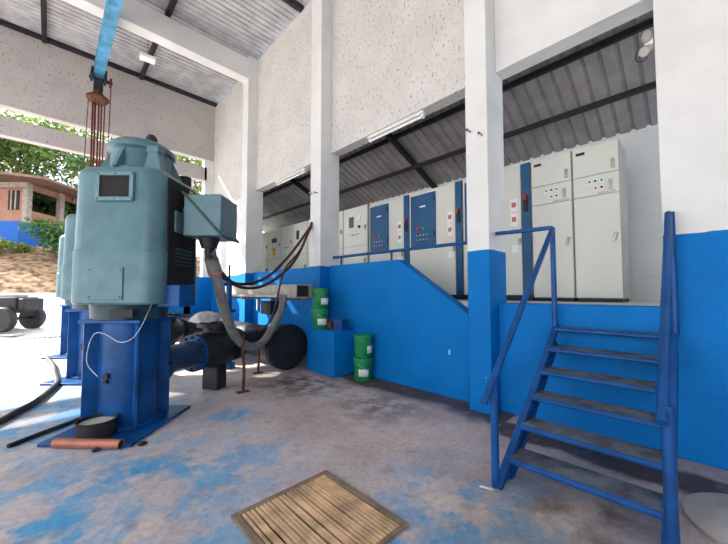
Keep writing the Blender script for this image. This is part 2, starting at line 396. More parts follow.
# ================================================================ VERTICAL PUMPS
def rrect(hw, hd, r, z, cy=0, n=6):
    L = []
    for cx_, cy_, a0 in ((hw - r, hd - r, 0), (-hw + r, hd - r, PI / 2), (-hw + r, -hd + r, PI), (hw - r, -hd + r, 1.5 * PI)):
        for k in range(n + 1):
            a = a0 + PI / 2 * k / n; L.append((cx_ + r * math.cos(a), cy + cy_ + r * math.sin(a), z))
    return L
def make_pump(label, full=True):
    t = thing('vertical_pump', label, 'pump', (.69, 4.62, 0), -YAW, 'vertical pumps in a row')
    MB().box((-.44, -.60, 0), (.47, .48, .035)).build('base_plate', 'pumpblue', t, .006)
    c = MB().cyl((0, 0, .03), (0, 0, 1.2), .285, seg=40)
    c.cyl((0, 0, .03), (0, 0, .07), .36, seg=40)
    c.build('column', 'pumpblue', t, .006)
    for k in range(4):
        a = PI / 4 + k * PI / 2; R = Matrix.Rotation(a, 4, 'Z')
        MB().box((.26, -.014, .035), (.415, .014, 1.17), R).build('fin', 'pumpblue', t, .004)
    MB().box((-.33, -.33, 1.165), (.33, .33, 1.20)).build('top_flange', 'pumpblue', t, .005)
    MB().cyl((0, 0, 1.2), (0, 0, 1.385), .37, .385, 40).build('motor_skirt', 'teal_dk', t, .008)
    MB().box((.06, -.40, 1.235), (.30, -.33, 1.315)).build('skirt_slot', 'black', t)
    def rr(h, r, z): return [(x + .10, y, q) for x, y, q in rrect(h, h, r, z)]
    m = MB().loft([rr(.46, .17, 1.37), rr(.475, .17, 1.39), rr(.475, .17, 1.93), rr(.468, .17, 1.94), rr(.46, .17, 2.74),
                   rr(.45, .17, 2.79), rr(.42, .15, 2.825)])
    hood = m.build('motor_housing', 'teal', t)
    D = Matrix.Translation((.08, .0, 0))
    MB().lathe([(.38, 2.81), (.38, 2.86), (.31, 2.89), (.30, 3.10), (.34, 3.12), (.34, 3.17), (.27, 3.23), (.14, 3.27), (.05, 3.275)], D, 32).build('top_cover', 'teal', t)
    MB().lathe([(.055, 3.26), (.06, 3.33), (.035, 3.37), (.01, 3.375)], D @ Matrix.Translation((.10, 0, 0)), 14).build('shaft_cap', 'dirty', t)
    for k in range(6):
        a = k * PI / 3 + .5
        MB().prism([(.28, 2.84), (.43, 2.84), (.30, 3.11)], -.02, .02, 'y').build('cover_rib', 'teal', t).matrix_local = D @ Matrix.Rotation(a, 4, 'Z')
    for sx in (-1, 1):
        l = MB().prism([(-.10, 2.83), (.10, 2.83), (.05, 3.06), (-.05, 3.06)], -.05, .05, 'y')
        l.box((-.065, -.06, 3.04), (.065, .06, 3.11))
        l.build('lifting_lug', 'teal', t, .006).location = (sx * .33 + .06, -.18 * sx - .06, 0)
    # screened window
    f = MB()
    wx0, wx1, wz0, wz1 = -.06, .33, 2.445, 2.75
    for a, bb in (((wx0, wz0), (wx1, wz0 + .04)), ((wx0, wz1 - .04), (wx1, wz1)), ((wx0, wz0 + .04), (wx0 + .04, wz1 - .04)), ((wx1 - .04, wz0 + .04), (wx1, wz1 - .04))):
        f.box((a[0], -.495, a[1]), (bb[0], -.445, bb[1]))
    for px in (wx0 + .02, (wx0 + wx1) / 2, wx1 - .02):
        for pz in (wz0 + .02, wz1 - .02): f.cyl((px, -.505, pz), (px, -.488, pz), .012, seg=8)
    wf = f.build('window_frame', 'teal_lt', t, .003)
    MB().box((wx0 + .04, -.477, wz0 + .04), (wx1 - .04, -.455, wz1 - .04)).build('window_screen', 'mesh', t)
    pnl = MB().box((-.12, -.49, 1.42), (.25, -.465, 1.755))
    for px in (-.09, .22):
        for pz in (1.45, 1.725): pnl.cyl((px, -.498, pz), (px, -.486, pz), .012, seg=8)
    pnl.build('access_panel', 'teal', t, .003)
    MB().box((.555, -.28, 1.42), (.582, .29, 2.76)).build('flank_shade', 'mesh', t, .004, label='dark panel standing for the shade on the flank')  # dark sheet added to stand for shade on the right flank
    # right-hand flank: louvres, plate, control boxes
    for k in range(5): MB().box((.578, -.14, 1.80 + k * .045), (.595, .20, 1.822 + k * .045)).build('louvre', 'teal_dk', t)
    MB().box((.56, -.18, 2.18), (.60, .06, 2.42)).build('name_plate', 'teal_lt', t, .006)
    MB().box((.565, .12, 2.58), (.59, .24, 2.74)).build('warning_plate', 'yellow', t, .004)
    MB().cyl((.42, .30, 2.78), (.42, .30, 2.97), .075, seg=16).build('vent_cap', 'rubber', t, .01)
    jb = MB().box((.48, -.28, 1.335), (.72, .06, 1.58)).build('junction_box', 'pumpblue', t, .012)
    # terminal box with a slanting split flange
    tb = MB().box((.66, -.14, 2.14), (1.09, .33, 2.62))
    tb.box((.45, -.02, 2.26), (.67, .22, 2.50))
    tbo = tb.build('terminal_box', 'teal', t, .012)
    fl = MB()
    for y in (-.150, .34):
        fl.prism([(.635, 2.645), (.655, 2.655), (1.125, 2.135), (1.105, 2.12)], y - .012, y + .012, 'y')
    fl.box((1.09, -.16, 2.125), (1.115, .35, 2.15)); fl.box((.64, -.16, 2.625), (.665, .35, 2.65))
    fl.build('split_flange', 'teal_dk', tbo, .003)
    g = MB().cyl((.87, .05, 2.02), (.87, .05, 2.16), .085, .13, 20); g.cyl((.87, .05, 1.90), (.87, .05, 2.03), .045)
    g.build('cable_gland', 'dirty', tbo)
    v = MB().cyl((-.03, -.315, .60), (-.03, -.27, .60), .03, seg=10); v.cyl((-.03, -.32, .54), (-.03, -.27, .54), .022, seg=10)
    v.build('drain_plug', 'dirty', t)
    return t
p1 = make_pump('nearest teal motor on a blue pump column, standing on the floor by the black pan')
# thin white wire hanging down the column belongs to the nearest pump only
MB().tube([(.36, -.19, 1.36), (.33, -.31, 1.12), (.25, -.335, 1.0), (.12, -.33, .97), (-.03, -.33, 1.05), (-.14, -.33, 1.06), (-.21, -.32, .93), (-.22, -.32, .74), (-.10, -.32, .60)], .0032, 6).build('sensor_wire', 'wire', p1)
p2 = dup(p1, (.66, 7.52, 0), None, 'middle teal motor on a blue pump column, half hidden behind the nearest motor')
p3 = dup(p1, (.63, 10.42, 0), None, 'farthest teal motor on a blue pump column, close to the open back wall')
for p in (p2, p3):
    for ch in list(p.children):
        if ch.name.startswith('sensor_wire'): bpy.data.objects.remove(ch)

def bolts(par, places, axis):
    first = None
    for p in places:
        if first is None:
            e = Vector({'x': (.014, 0, 0), 'y': (0, .014, 0), 'z': (0, 0, .014)}[axis])
            o = first = MB().cyl(-e, e, .02, seg=6).build('bolt', 'dirty', par)
        else:
            o = first.copy(); COL.objects.link(o)
        o.location = p
# discharge pipe with flanged check valve, laid from a pump to the header
DA = math.radians(30)
def make_discharge(label_p, label_v, y):
    base = Vector((.69, y, .62))
    R = Matrix.Translation((base.x, base.y, 0)) @ Matrix.Rotation(DA, 4, 'Z')
    rz = DA
    t = thing('discharge_pipe', label_p, 'pipe', (base.x, base.y, 0), rz, 'discharge pipes of the pumps')
    MB().cyl((.28, 0, .62), (.95, 0, .62), .175, seg=28).build('pipe', 'pipeblue', t)
    for x0 in (.36, .92):
        f = MB().cyl((x0, 0, .62), (x0 + .045, 0, .62), .265, seg=32)
        fo = f.build('flange', 'pipeblue' if x0 < .5 else 'pumpblue', t, .004)
        bolts(fo, [(x0 - .012, .225 * math.cos(2 * PI * k / 12), .62 + .225 * math.sin(2 * PI * k / 12)) for k in range(12)], 'x')
    v = thing('check_valve', label_v, 'valve', (base.x, base.y, 0), rz, 'valves of the pumps')
    X = Matrix.Translation((0, 0, .62)) @ Matrix.Rotation(PI / 2, 4, 'Y')
    MB().lathe([(.265, .97), (.265, 1.03), (.20, 1.04), (.24, 1.15), (.29, 1.30), (.29, 1.48), (.24, 1.64), (.2, 1.74), (.265, 1.75), (.265, 1.81)], X, 32).build('valve_body', 'dirty', v)
    MB().cyl((1.39, 0, .85), (1.39, 0, .96), .17, seg=24).build('valve_neck', 'dirty', v)
    bo = MB().cyl((1.39, 0, .955), (1.39, 0, 1.03), .27, seg=28).build('valve_bonnet', 'dirty', v, .006)
    bolts(bo, [(1.39 + .225 * math.cos(2 * PI * k / 12), .225 * math.sin(2 * PI * k / 12), 1.04) for k in range(12)], 'z')
    MB().box((1.28, -.14, 0), (1.50, .14, .36)).build('support_block', 'dirty', v, .02)
    e = thing('header_branch', label_p.replace('blue flanged pipe leaving', 'black branch pipe past the valve of'), 'pipe', (base.x, base.y, 0), rz, 'branches into the header')
    f = MB().cyl((1.82, 0, .62), (1.88, 0, .62), .265, seg=32); f.cyl((1.86, 0, .62), (2.78, 0, .62), .18, seg=28)
    f.build('pipe', 'dirty', e)
    return t, v, e
make_discharge('blue flanged pipe leaving the nearest pump', 'black check valve beside the nearest pump, pale cloth on its top flange', 4.62)
make_discharge('blue flanged pipe leaving the middle pump', 'black check valve of the middle pump, behind the slanting conduit', 7.52)
# header main
hd = thing('header_main', 'big dark header pipe with a blind flange, on the floor below the cable tray', 'pipe', (3.34, 5.52, 0))
MB().cyl((0, .2, .44), (0, 6.4, .44), .34, seg=36).build('pipe', 'dirty', hd)
for y0, y1 in ((0, .07), (.09, .16), (.19, .25)):
    fo = MB().cyl((0, y0, .44), (0, y1, .44), .435 if y0 < .1 else .41, seg=40).build('blind_flange' if y0 == 0 else 'flange', 'dirty', hd, .008)
    if y0 == 0:
        bolts(fo, [(.385 * math.cos(2 * PI * k / 20), -.014, .44 + .385 * math.sin(2 * PI * k / 20)) for k in range(20)], 'y')
        MB().cyl((0, -.012, .44), (0, .0, .44), .30, seg=40).build('raised_face', 'dirty', fo, .003)
# pale cloth on the valve bonnet
b = MB(); n = 14; g = []
cx, cy = .69 + 1.3 * math.cos(DA), 4.62 + 1.3 * math.sin(DA)
rows = []
for k in range(5):
    r = [.20, .19, .15, .09, .02][k]; z = [1.05, 1.11, 1.16, 1.19, 1.195][k]
    rows.append([(cx - .08 + r * (1 + .25 * math.sin(3 * a + k)) * math.cos(a), cy + r * (1 + .25 * math.cos(2 * a + k)) * math.sin(a), z + .015 * math.sin(5 * a + 2 * k)) for a in [2 * PI * q / n for q in range(n)]])
b.loft(rows); tag(b.build('cloth_bundle', 'cloth'), 'pale crumpled cloth bundle lying on the nearest black valve', 'cloth')
# blue valve spindle behind
sp = thing('valve_spindle_stand', 'slim blue valve spindle standing behind the slanting grey conduit', 'valve stand', (2.57, 6.52, 0))
s_ = MB().cyl((0, 0, .9), (0, 0, 1.72), .055); s_.cyl((0, 0, 0), (0, 0, .12), .14); s_.cyl((0, 0, .1), (0, 0, .9), .07); s_.cyl((0, 0, 1.1), (0, 0, 1.16), .13)
s_.build('stand', 'pumpblue', sp, .004)
MB().cyl((0, 0, 1.7), (0, 0, 2.05), .02, seg=8).build('spindle', 'black', sp)
MB().tube([(-.3, -.1, 1.66), (.3, .1, 1.66)], .03, 8, 1).build('crossbar', 'pumpblue', sp)

# ---------------------------------------------------------------- conduit, stakes, tray, cables
cd = thing('flexible_conduit', 'thick grey flexible conduit looping from the terminal box to the cable tray', 'conduit', (0, 0, 0))
pts = [(1.36, 4.05, 1.99), (1.43, 4.16, 1.86), (1.55, 4.28, 1.59), (1.73, 4.48, 1.19), (2.01, 4.78, 0.82), (2.34, 5.04, 0.62), (2.68, 5.27, 0.64), (2.95, 5.4, 0.9), (3.1, 5.41, 1.17), (3.15, 5.41, 1.40)]
MB().tube(pts, .066, 14, 8).build('hose', 'greyflex', cd)
q = (Vector(pts[2]) - Vector(pts[1])).normalized()
MB().cyl(Vector(pts[1]) - q * .06, Vector(pts[1]) + q * .16, .082, seg=18).build('collar', 'greyflex', cd)
MB().cyl(Vector(pts[1]) + q * .10, Vector(pts[1]) + q * .13, .085, seg=18).build('red_band', 'redlab', cd, label='faded red band')
for (x, y, h, lb) in ((2.13, 4.81, .84, 'taller rusty stake driven in the floor under the near bend of the conduit'), (2.82, 5.73, .80, 'shorter rusty stake under the far bend of the conduit')):
    t = thing('support_stake', lb, 'stake', (x, y, 0), 0, 'rusty stakes holding the conduit')
    MB().tube([(0, 0, 0), (.012, 0, h * .4), (-.008, .008, h * .7), (0, 0, h)], .024, 8, 3).build('rod', 'rust', t)
    MB().box((-.09, -.05, 0), (.09, .05, .012)).build('foot', 'rust', t)
ct = thing('cable_tray', 'dusty grey metal cable tray on brackets along the blue parapet', 'cable tray', (0, 0, 0))
k = MB()
for a, bb in (((3.28, 5.2, 1.40), (3.31, 8.6, 1.63)), ((3.62, 5.2, 1.40), (3.65, 8.6, 1.63)), ((3.28, 5.2, 1.62), (3.65, 8.6, 1.645)), ((3.28, 5.2, 1.39), (3.65, 8.6, 1.41)), ((3.05, 5.5, 1.40), (3.3, 8.6, 1.45))):
    k.box(a, bb)
k.build('trough', 'galv', ct, .004)
MB().box((3.31, 5.30, 1.41), (3.62, 5.32, 1.62)).build('opening_shade', 'dark', ct)  # dark sheet stands for the shaded inside of the open channel
for y in (5.7, 7.6, 8.4):
    MB().box((3.3, y, 1.33), (WX - .004, y + .05, 1.39)).box((WX - .05, y, 1.0), (WX - .004, y + .05, 1.39)).build('bracket', 'galv', ct)
for x, y in ((3.2, 8.1),):
    MB().box((x, y, .0), (x + .05, y + .05, 1.4)).build('post', 'galv', ct)
bx = thing('switch_box', 'dark little switch box mounted under the cable tray', 'box', (0, 0, 0))
MB().box((3.86, 7.25, .95), (WX, 7.75, 1.28)).build('case', 'dirty', bx, .01)
MB().box((3.85, 7.32, 1.0), (3.862, 7.68, 1.23)).build('cover', 'black', bx)
for pts, r, lb in (
    ([(3.885, 5.58, 2.95), (3.80, 5.56, 2.80), (3.33, 5.51, 2.22), (2.8, 5.36, 1.78), (2.29, 5.16, 1.63), (1.82, 4.78, 1.69), (1.5, 4.38, 1.92), (1.42, 4.1, 2.10)], .026, 'upper brown cable drooping from the middle pillar to the terminal box'),
    ([(3.885, 5.60, 2.88), (3.80, 5.58, 2.72), (3.48, 5.5, 2.18), (3.13, 5.45, 1.84), (2.63, 5.25, 1.60), (2.15, 5.02, 1.58), (1.71, 4.6, 1.76), (1.51, 4.36, 1.97), (1.39, 4.09, 2.12)], .026, 'middle brown cable drooping lowest before the terminal box'),
    ([(3.87, 5.62, 2.84), (3.80, 5.58, 2.72), (3.51, 5.47, 2.29), (3.18, 5.44, 1.92), (3.0, 5.40, 1.35), (2.93, 5.48, .99), (2.75, 5.55, .80)], .018, 'thin brown cable hanging from the middle pillar down to the header pipe')):
    tag(MB().tube(pts, r, 8).build('cable', 'cable'), lb, 'cable', 'cables from the middle pillar')

# ================================================================ STAIR
SL, SR = 1.115, .17
st = thing('steel_stair', 'blue steel stair with six worn treads up to the switch room', 'stair', (0, 0, 0))
X0, X1, Z1 = 2.50, 4.08, 1.13
dx, dz = X1 - X0, Z1
L = math.hypot(dx, dz); ang = math.atan2(dz, dx)
for y in (SL, SR):
    Rm = Matrix.Translation((X0, y, .0)) @ Matrix.Rotation(-ang, 4, 'Y')
    s_ = MB().box((0.05, -.004, -.13), (L - .13, .004, .0), Rm)
    s_.box((0.0, -.028, -.025), (L, .028, .025), Rm); s_.box((0.16, -.028, -.155), (L - .16, .028, -.115), Rm)
    s_.build('stringer', 'railblue', st, .004)
for i in range(6):
    x = 2.665 + i * .258; z = .185 + i * .186
    tr = MB().box((x, SR + .02, z - .03), (min(x + .25, WX - .01), SL - .02, z)).build('tread', 'tread', st, .004)
    MB().cyl((x, SR + .02, z - .02), (x, SL - .02, z - .02), .022, seg=10).build('nosing', 'railblue', tr)
hr = thing('stair_handrail', 'blue pipe handrail left of the stair, joined to the pillar', 'handrail', (0, 0, 0))
MB().tube([(2.36, 1.15, .66), (4.02, 1.12, 2.20)], .027, 12, 1).build('sloping_rail', 'railblue', hr)
MB().tube([(2.52, 1.14, 0), (2.52, 1.14, .80)], .03, 12, 1).build('post', 'railblue', hr)
MB().tube([(4.03, 1.12, 1.12), (4.03, 1.12, 2.22)], .027, 12, 1).build('post', 'railblue', hr)
MB().tube([(4.03, 1.12, 2.22), (4.10, 1.82, 2.25)], .025, 12, 1).build('top_rail', 'railblue', hr)
hr2 = thing('stair_handrail', 'blue pipe handrail right of the stair, against the near blue wall', 'handrail', (0, 0, 0))
MB().tube([(2.44, .165, .78), (4.06, .17, 2.22)], .028, 12, 1).build('sloping_rail', 'railblue', hr2)
MB().tube([(2.52, .145, 0), (2.52, .145, .86)], .032, 12, 1).build('post', 'railblue', hr2)
MB().tube([(4.06, .155, 1.12), (4.06, .155, 2.23)], .028, 12, 1).build('post', 'railblue', hr2)
pr_ = thing('parapet_rail', 'blue pipe rail running above the sloping parapet between two pillars', 'handrail', (0, 0, 0))
MB().tube([(4.25, 5.32, 2.22), (4.25, 2.06, 2.20)], .026, 12, 1).build('rail', 'railblue', pr_)
MB().tube([(4.25, 5.05, 2.02), (4.25, 5.05, 2.22)], .02, 10, 1).build('post', 'railblue', pr_)
MB().tube([(4.25, 3.7, 2.02), (4.25, 3.7, 2.21)], .02, 10, 1).build('post', 'railblue', pr_)

# ================================================================ SWITCHGEAR
CX, CZ = 5.4, 1.36
def handle(par, y, z, h=.13, tilt=0):
    o = MB().box((-.03, -.018, -h / 2), (0, .018, h / 2)); o.box((-.045, -.011, -h * .35), (-.028, .011, h * .45))
    q = o.build('handle', 'steel', par, .003, label='steel handle'); q.location = (0, y, z); q.rotation_euler = (tilt, 0, 0); return q
def starter(y0, y1, label):
    t = thing('starter_cabinet', label, 'cabinet', (CX, y0, CZ), 0, 'tall cream starter cabinets'); W_ = y1 - y0
    MB().box((.02, .0, .05), (.60, W_, 2.20)).build('body', 'cabside', t, .006)
    MB().box((.03, .02, 0), (.58, W_ - .02, .06)).build('plinth', 'plinth', t)
    d1 = MB().box((0, .012, .06), (.03, W_ - .012, 1.475)).build('lower_door', 'cab', t, .004)
    d2 = MB().box((0, .012, 1.485), (.03, W_ - .012, 1.765)).build('control_panel', 'cab', t, .004)
    d3 = MB().box((0, .012, 1.775), (.03, W_ - .012, 2.195)).build('upper_door', 'cab', t, .004)
    handle(d1, .07, .88, .13, .25); handle(d2, .10, 1.60); handle(d3, .07, 1.88)
    MB().box((-.003, W_ - .16, 2.09), (.002, W_ - .05, 2.13)).build('maker_plate', 'plinth', d3)
    for k, (yy, zz, mm) in enumerate(((.34, 1.68, 'green'), (.27, 1.68, 'plinth'), (.20, 1.68, 'green'), (.27, 1.58, 'red'), (.20, 1.58, 'plinth'))):
        o = MB().box((-.003, yy - .024, zz - .03), (.002, yy + .024, zz + .03)).build('button_plate', 'paper', d2)
        MB().cyl((-.018, yy, zz), (0, yy, zz), .015, seg=12).build('button', mm, o, label='%s button' % {'plinth': 'black'}.get(mm, mm))
    MB().box((-.012, .05, 1.50), (.001, .44 * W_, 1.512)).build('trim_strip', 'steel', d2)
    lv = MB()
    for k in range(4): lv.box((-.014, W_ * .34, .20 + k * .035), (.002, W_ * .70, .216 + k * .035))
    lv.build('vent', 'cab', d1)
    return t
starter(.68, 1.225, 'tall cream cabinet with a louvred door, nearest the grey end wall')
starter(1.23, 1.79, 'tall cream cabinet between its twin and the blue-striped drive cabinet')
def drive(y0, y1, label):
    t = thing('drive_cabinet', label, 'cabinet', (CX, y0, CZ), 0, 'cream and blue drive cabinets'); W_ = y1 - y0
    MB().box((.02, 0, .05), (.60, W_, 2.20)).build('body', 'cabside', t, .006)
    MB().box((.0, .0, 0), (.58, W_, .09)).build('plinth', 'plinth', t)
    s = MB().box((-.005, .005, .09), (.03, .135, 2.2)).build('side_strip', 'cabblue', t, .004, label='dark blue strip')
    hb = MB().box((-.03, .04, 1.42), (-.004, .10, 1.66)).build('isolator', 'black', s, .004, label='black isolator')
    MB().box((-.06, .05, 1.60), (-.03, .09, 1.70)).build('isolator_lever', 'red', s, .004, label='red lever')
    d = MB().box((0, .145, .09), (.03, W_ - .012, 2.195)).build('door', 'cab', t, .004)
    for z0, mm in ((1.45, 'paper'), (1.21, 'paper')):
        o = MB().box((-.003, .20, z0), (.002, .31, z0 + .21)).build('label_plate', mm, d, label='white label plate')
        MB().box((-.005, .22, z0 + .07), (.0, .29, z0 + .15)).build('red_mark', 'redlab', o)
    MB().box((-.003, .20, .78), (.002, .30, .90)).build('label_plate', 'paper', d, label='white label plate')
    handle(d, .17, .95, .1)
    bd = MB().box((-.02, .56, 1.06), (.0, W_ - .05, 2.13)).build('control_door', 'cabblue', t, .006, label='dark blue control door')
    yc = (.56 + W_ - .05) / 2
    MB().box((-.024, yc - .07, 1.86), (-.018, yc + .07, 1.89)).build('maker_plate', 'paper', bd)
    for k, (yy, zz, mm) in enumerate(((yc + .11, 1.42, 'red'), (yc - .04, 1.42, 'green'))):
        MB().cyl((-.045, yy, zz), (-.018, yy, zz), .036, seg=14).build('button', mm, bd, label=mm + ' button')
    for r in range(2):
        for k in range(4):
            MB().cyl((-.03, yc + .14 - k * .08, 1.29 - r * .09), (-.018, yc + .14 - k * .08, 1.29 - r * .09), .016, seg=10).build('indicator', 'steel', bd)
    for zz in (1.25, 1.95): MB().box((-.035, .58, zz), (-.018, .60, zz + .10)).build('latch', 'black', bd)
    return t
drive(1.80, 2.97, 'cream and blue drive cabinet seen on both sides of the nearest pillar')
drive(2.98, 4.20, 'cream drive cabinet with a large blue door, centred above the parapet slope')
drive(4.21, 5.40, 'cream and blue drive cabinet next to the plain cream cabinets')
def panel(y0, y1, label, gauges, h=2.25):
    t = thing('switchgear_panel', label, 'cabinet', (CX, y0, CZ), 0, 'cream switchgear panels'); W_ = y1 - y0
    MB().box((.02, 0, .05), (.6, W_, h)).build('body', 'cabside', t, .006)
    MB().box((.03, .02, 0), (.58, W_ - .02, .06)).build('plinth', 'plinth', t)
    d1 = MB().box((0, .012, .06), (.03, W_ - .012, 1.27)).build('lower_door', 'cab', t, .004)
    d2 = MB().box((0, .012, 1.28), (.03, W_ - .012, h - .005)).build('upper_door', 'cab', t, .004)
    handle(d1, .08, .9, .11); handle(d2, .07, 1.7, .11)
    MB().cyl((-.006, W_ * .5, .56), (.002, W_ * .5, .56), .10, seg=20).build('inspection_window', 'glass', d1)
    if gauges == 1:
        MB().box((-.006, W_ * .55, 1.75), (.002, W_ * .75, 2.02)).build('meter', 'glass', d2, .004)
        MB().cyl((-.02, W_ * .32, 1.95), (.002, W_ * .32, 1.95), .06, seg=18).build('dial', 'paper', d2)
        MB().cyl((-.025, W_ * .32, 1.74), (.002, W_ * .32, 1.74), .035, seg=14).build('switch_knob', 'black', d2)
    elif gauges == 2:
        MB().box((-.006, W_ * .3, 1.8), (.002, W_ * .7, 1.95)).build('meter', 'plinth', d2)
        MB().box((-.004, W_ * .42, 1.36), (.002, W_ * .62, 1.62)).build('warning_sticker', 'yellow', d2)
    for k in range(4):
        MB().cyl((-.018, W_ * .68 - k * .09, 1.56), (.002, W_ * .68 - k * .09, 1.56), .018, seg=10).build('indicator', 'red' if k == 1 else 'steel', d2)
    return t
panel(5.45, 6.34, 'cream switchgear panel with meters, beside the nearest cream and blue cabinet row end', 1)
panel(6.35, 7.12, 'cream switchgear panel mostly behind the middle pillar', 0)
panel(7.13, 7.97, 'cream switchgear panel just left of the middle pillar, behind the cables', 1)
panel(7.98, 8.76, 'cream switchgear panel with a dial, second left of the middle pillar', 1)
panel(8.77, 9.49, 'plain cream switchgear panel, third left of the middle pillar', 0)
panel(9.50, 10.37, 'cream switchgear panel with the yellow sticker', 2)
panel(10.38, 11.2, 'cream switchgear panel at the far end beside the far pillar', 0)

# ================================================================ SMALL THINGS ALONG THE WALL
pb = MB().box((3.60, 4.48, 0), (WX - .004, 5.29, .80)).build('blue_plinth', 'bluewall', None, .015)
tag(pb, 'low blue masonry block against the wall carrying two green pails', 'plinth')
def make_pail(label, loc, rz):
    t = thing('pail', label, 'pail', loc, rz, 'green plastic pails')
    MB().lathe([(.135, 0), (.142, .01), (.152, .20), (.158, .285), (.168, .29), (.168, .305), (.16, .31), (.162, .345), (.162, .35)]).build('tub', 'pail', t)
    MB().lathe([(.17, .345), (.174, .35), (.174, .378), (.165, .385), (.15, .378), (.02, .376)]).build('lid', 'pail', t)
    lab = MB()
    n = 12; r = .1535
    A = [[lab.bm.verts.new((rr * math.cos(a), rr * math.sin(a), z)) for a in [PI + .1 + 1.15 * k / n for k in range(n + 1)]] for rr, z in ((r - .001, .08), (r + .005, .20))]
    for k in range(n): lab.bm.faces.new((A[0][k], A[0][k + 1], A[1][k + 1], A[1][k]))
    lo = lab.build('label', 'paper', t, label='white paper label'); sm = lo.modifiers.new('paper', 'SOLIDIFY'); sm.thickness = .002
    hs = [(.168 * math.cos(a), .168 * math.sin(a), .30 - .14 * math.sin(a)) for a in [PI * k / 8 for k in range(9)]]
    h = MB().tube([( .176 * math.cos(PI + PI * k / 10), .18 * math.sin(PI + PI * k / 10), .30 - .12 * math.sin(PI * k / 10)) for k in range(11)], .005, 6, 2).build('bail', 'steel', t)
    return t
q1 = make_pail('green pail on the blue block, lower of its stack of two', (3.74, 5.06, .80), .5)
dup(q1, (3.74, 5.06, 1.185), .9, 'green pail on top of the stack that stands on the blue block')
dup(q1, (3.92, 4.07, 0), .2, 'green pail standing on the floor, lower of its stack of two')
dup(q1, (3.92, 4.07, .385), 1.2, 'green pail on top of the stack that stands on the floor')
c = thing('tin_can', 'small rusty tin between the green pails and the blue box', 'tin', (3.80, 4.82, .80))
MB().lathe([(.06, 0), (.06, .15), (.063, .155), (.05, .156), (.045, .14)]).build('can', 'rust', c)
MB().cyl((0, 0, .15), (0, 0, .153), .045).build('tin_lid', 'dirty', c)
c = thing('carton', 'small dark blue box on the edge of the blue block', 'box', (3.86, 4.60, .80), .2)
MB().box((-.09, -.1, 0), (.09, .1, .19)).build('box', 'railblue', c, .006)
MB().box((-.095, -.105, .17), (.095, .105, .20)).build('lid', 'cabblue', c, .004)

# ================================================================ FLOOR ITEMS BY THE NEAREST PUMP
t = thing('black_pan', 'round black pan resting on the base plate of the nearest pump', 'pan', (.39, 4.32, .036))
MB().lathe([(.15, 0), (.165, .01), (.172, .165), (.178, .17), (.165, .172), (.158, .15), (.145, .02), (.02, .018)], seg=32).build('tub', 'rubber', t)
MB().cyl((0, 0, .13), (0, 0, .138), .155, seg=32).build('contents', 'lidconc', t, label='grey contents')
t = thing('copper_pipe_offcut', 'short copper brown pipe lying in front of the nearest pump', 'pipe', (.29, 4.15, .047), -YAW - .04)
b = MB().lathe([(.045, -.30), (.045, .36), (.038, .36), (.038, -.298)], Matrix.Rotation(PI / 2, 4, 'Y'), 20)
b.build('pipe', 'copper', t)
MB().cyl((.33, 0, 0), (.352, 0, 0), .0375).build('end_plug', 'dark', t)
tag(MB().tube([(-.24, 4.66, .022), (.02, 4.86, .024), (.30, 5.07, .022)], .022, 10, 4).build('steel_rod', 'dirty'), 'thin dark rod lying on the floor left of the nearest pump', 'rod')
tag(MB().tube([(-.9, 4.9, .04), (-.55, 5.25, .04), (-.36, 5.55, .04), (-.25, 5.80, .04), (-.09, 6.19, .04), (.04, 6.74, .04), (.13, 7.25, .04), (.12, 8.0, .04), (.10, 9.0, .04), (.0, 10.2, .04)], .038, 10).build('hose', 'rubber'), 'thick black hose curving over the sunlit floor at the left', 'hose')
for x, y, r, lb in ((.36, 4.0, .03, 'pebble beside the end of the copper pipe'), (.70, 3.84, .035, 'dark clod by the corner of the base plate')):
    tag(MB().ball((x, y, r * .5), r, (1.2, .9, .6), 8).build('clod', 'dirty'), lb, 'clod')
tag(MB().tube([(2.42, 1.22, .010), (2.43, 1.19, .011), (2.45, 1.13, .010)], .009, 8, 3).build('stick', 'cloth'), 'pale wood chip at the foot of the left stair post', 'chip')

# floor grate
gx0, gx1, gy0, gy1 = .91, 1.70, 1.34, 2.21
t = thing('floor_grate', 'square tan slatted grate set in the floor in the foreground', 'grate', (0, 0, 0))
f = MB()
for a, bb in (((gx0, gy0), (gx0 + .045, gy1)), ((gx1 - .045, gy0), (gx1, gy1)), ((gx0 + .045, gy0), (gx1 - .045, gy0 + .03)), ((gx0 + .045, gy1 - .045), (gx1 - .045, gy1))):
    f.box((a[0], a[1], .002), (bb[0], bb[1], .022))
f.build('frame', 'gratefr', t, .003)
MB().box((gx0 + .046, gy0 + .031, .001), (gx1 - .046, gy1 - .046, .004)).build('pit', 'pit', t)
N = 23
for i in range(N):
    x = gx0 + .05 + (gx1 - gx0 - .1) * (i + .5) / N + (random.random() - .5) * .004
    bend = (random.random() - .5) * .012
    wd = .0088 + random.random() * .0022
    b = MB(); lp = []
    for k in range(7):
        y = gy0 + .03 + (gy1 - gy0 - .075) * k / 6; xx = x + bend * math.sin(PI * k / 6)
        lp.append([(xx - wd, y, .004), (xx + wd, y, .004), (xx + wd, y, .02), (xx - wd, y, .02)])
    b.loft(lp).build('slat', 'grate', t)
# round cover
tag(MB().lathe([(.40, .002), (.41, .03), (.39, .04), (.02, .042)], Matrix.Translation((3.22, -.28, 0)), 48).build('manhole_cover', 'lidconc'), 'round pale concrete cover on the floor at the foot of the near wall', 'cover')

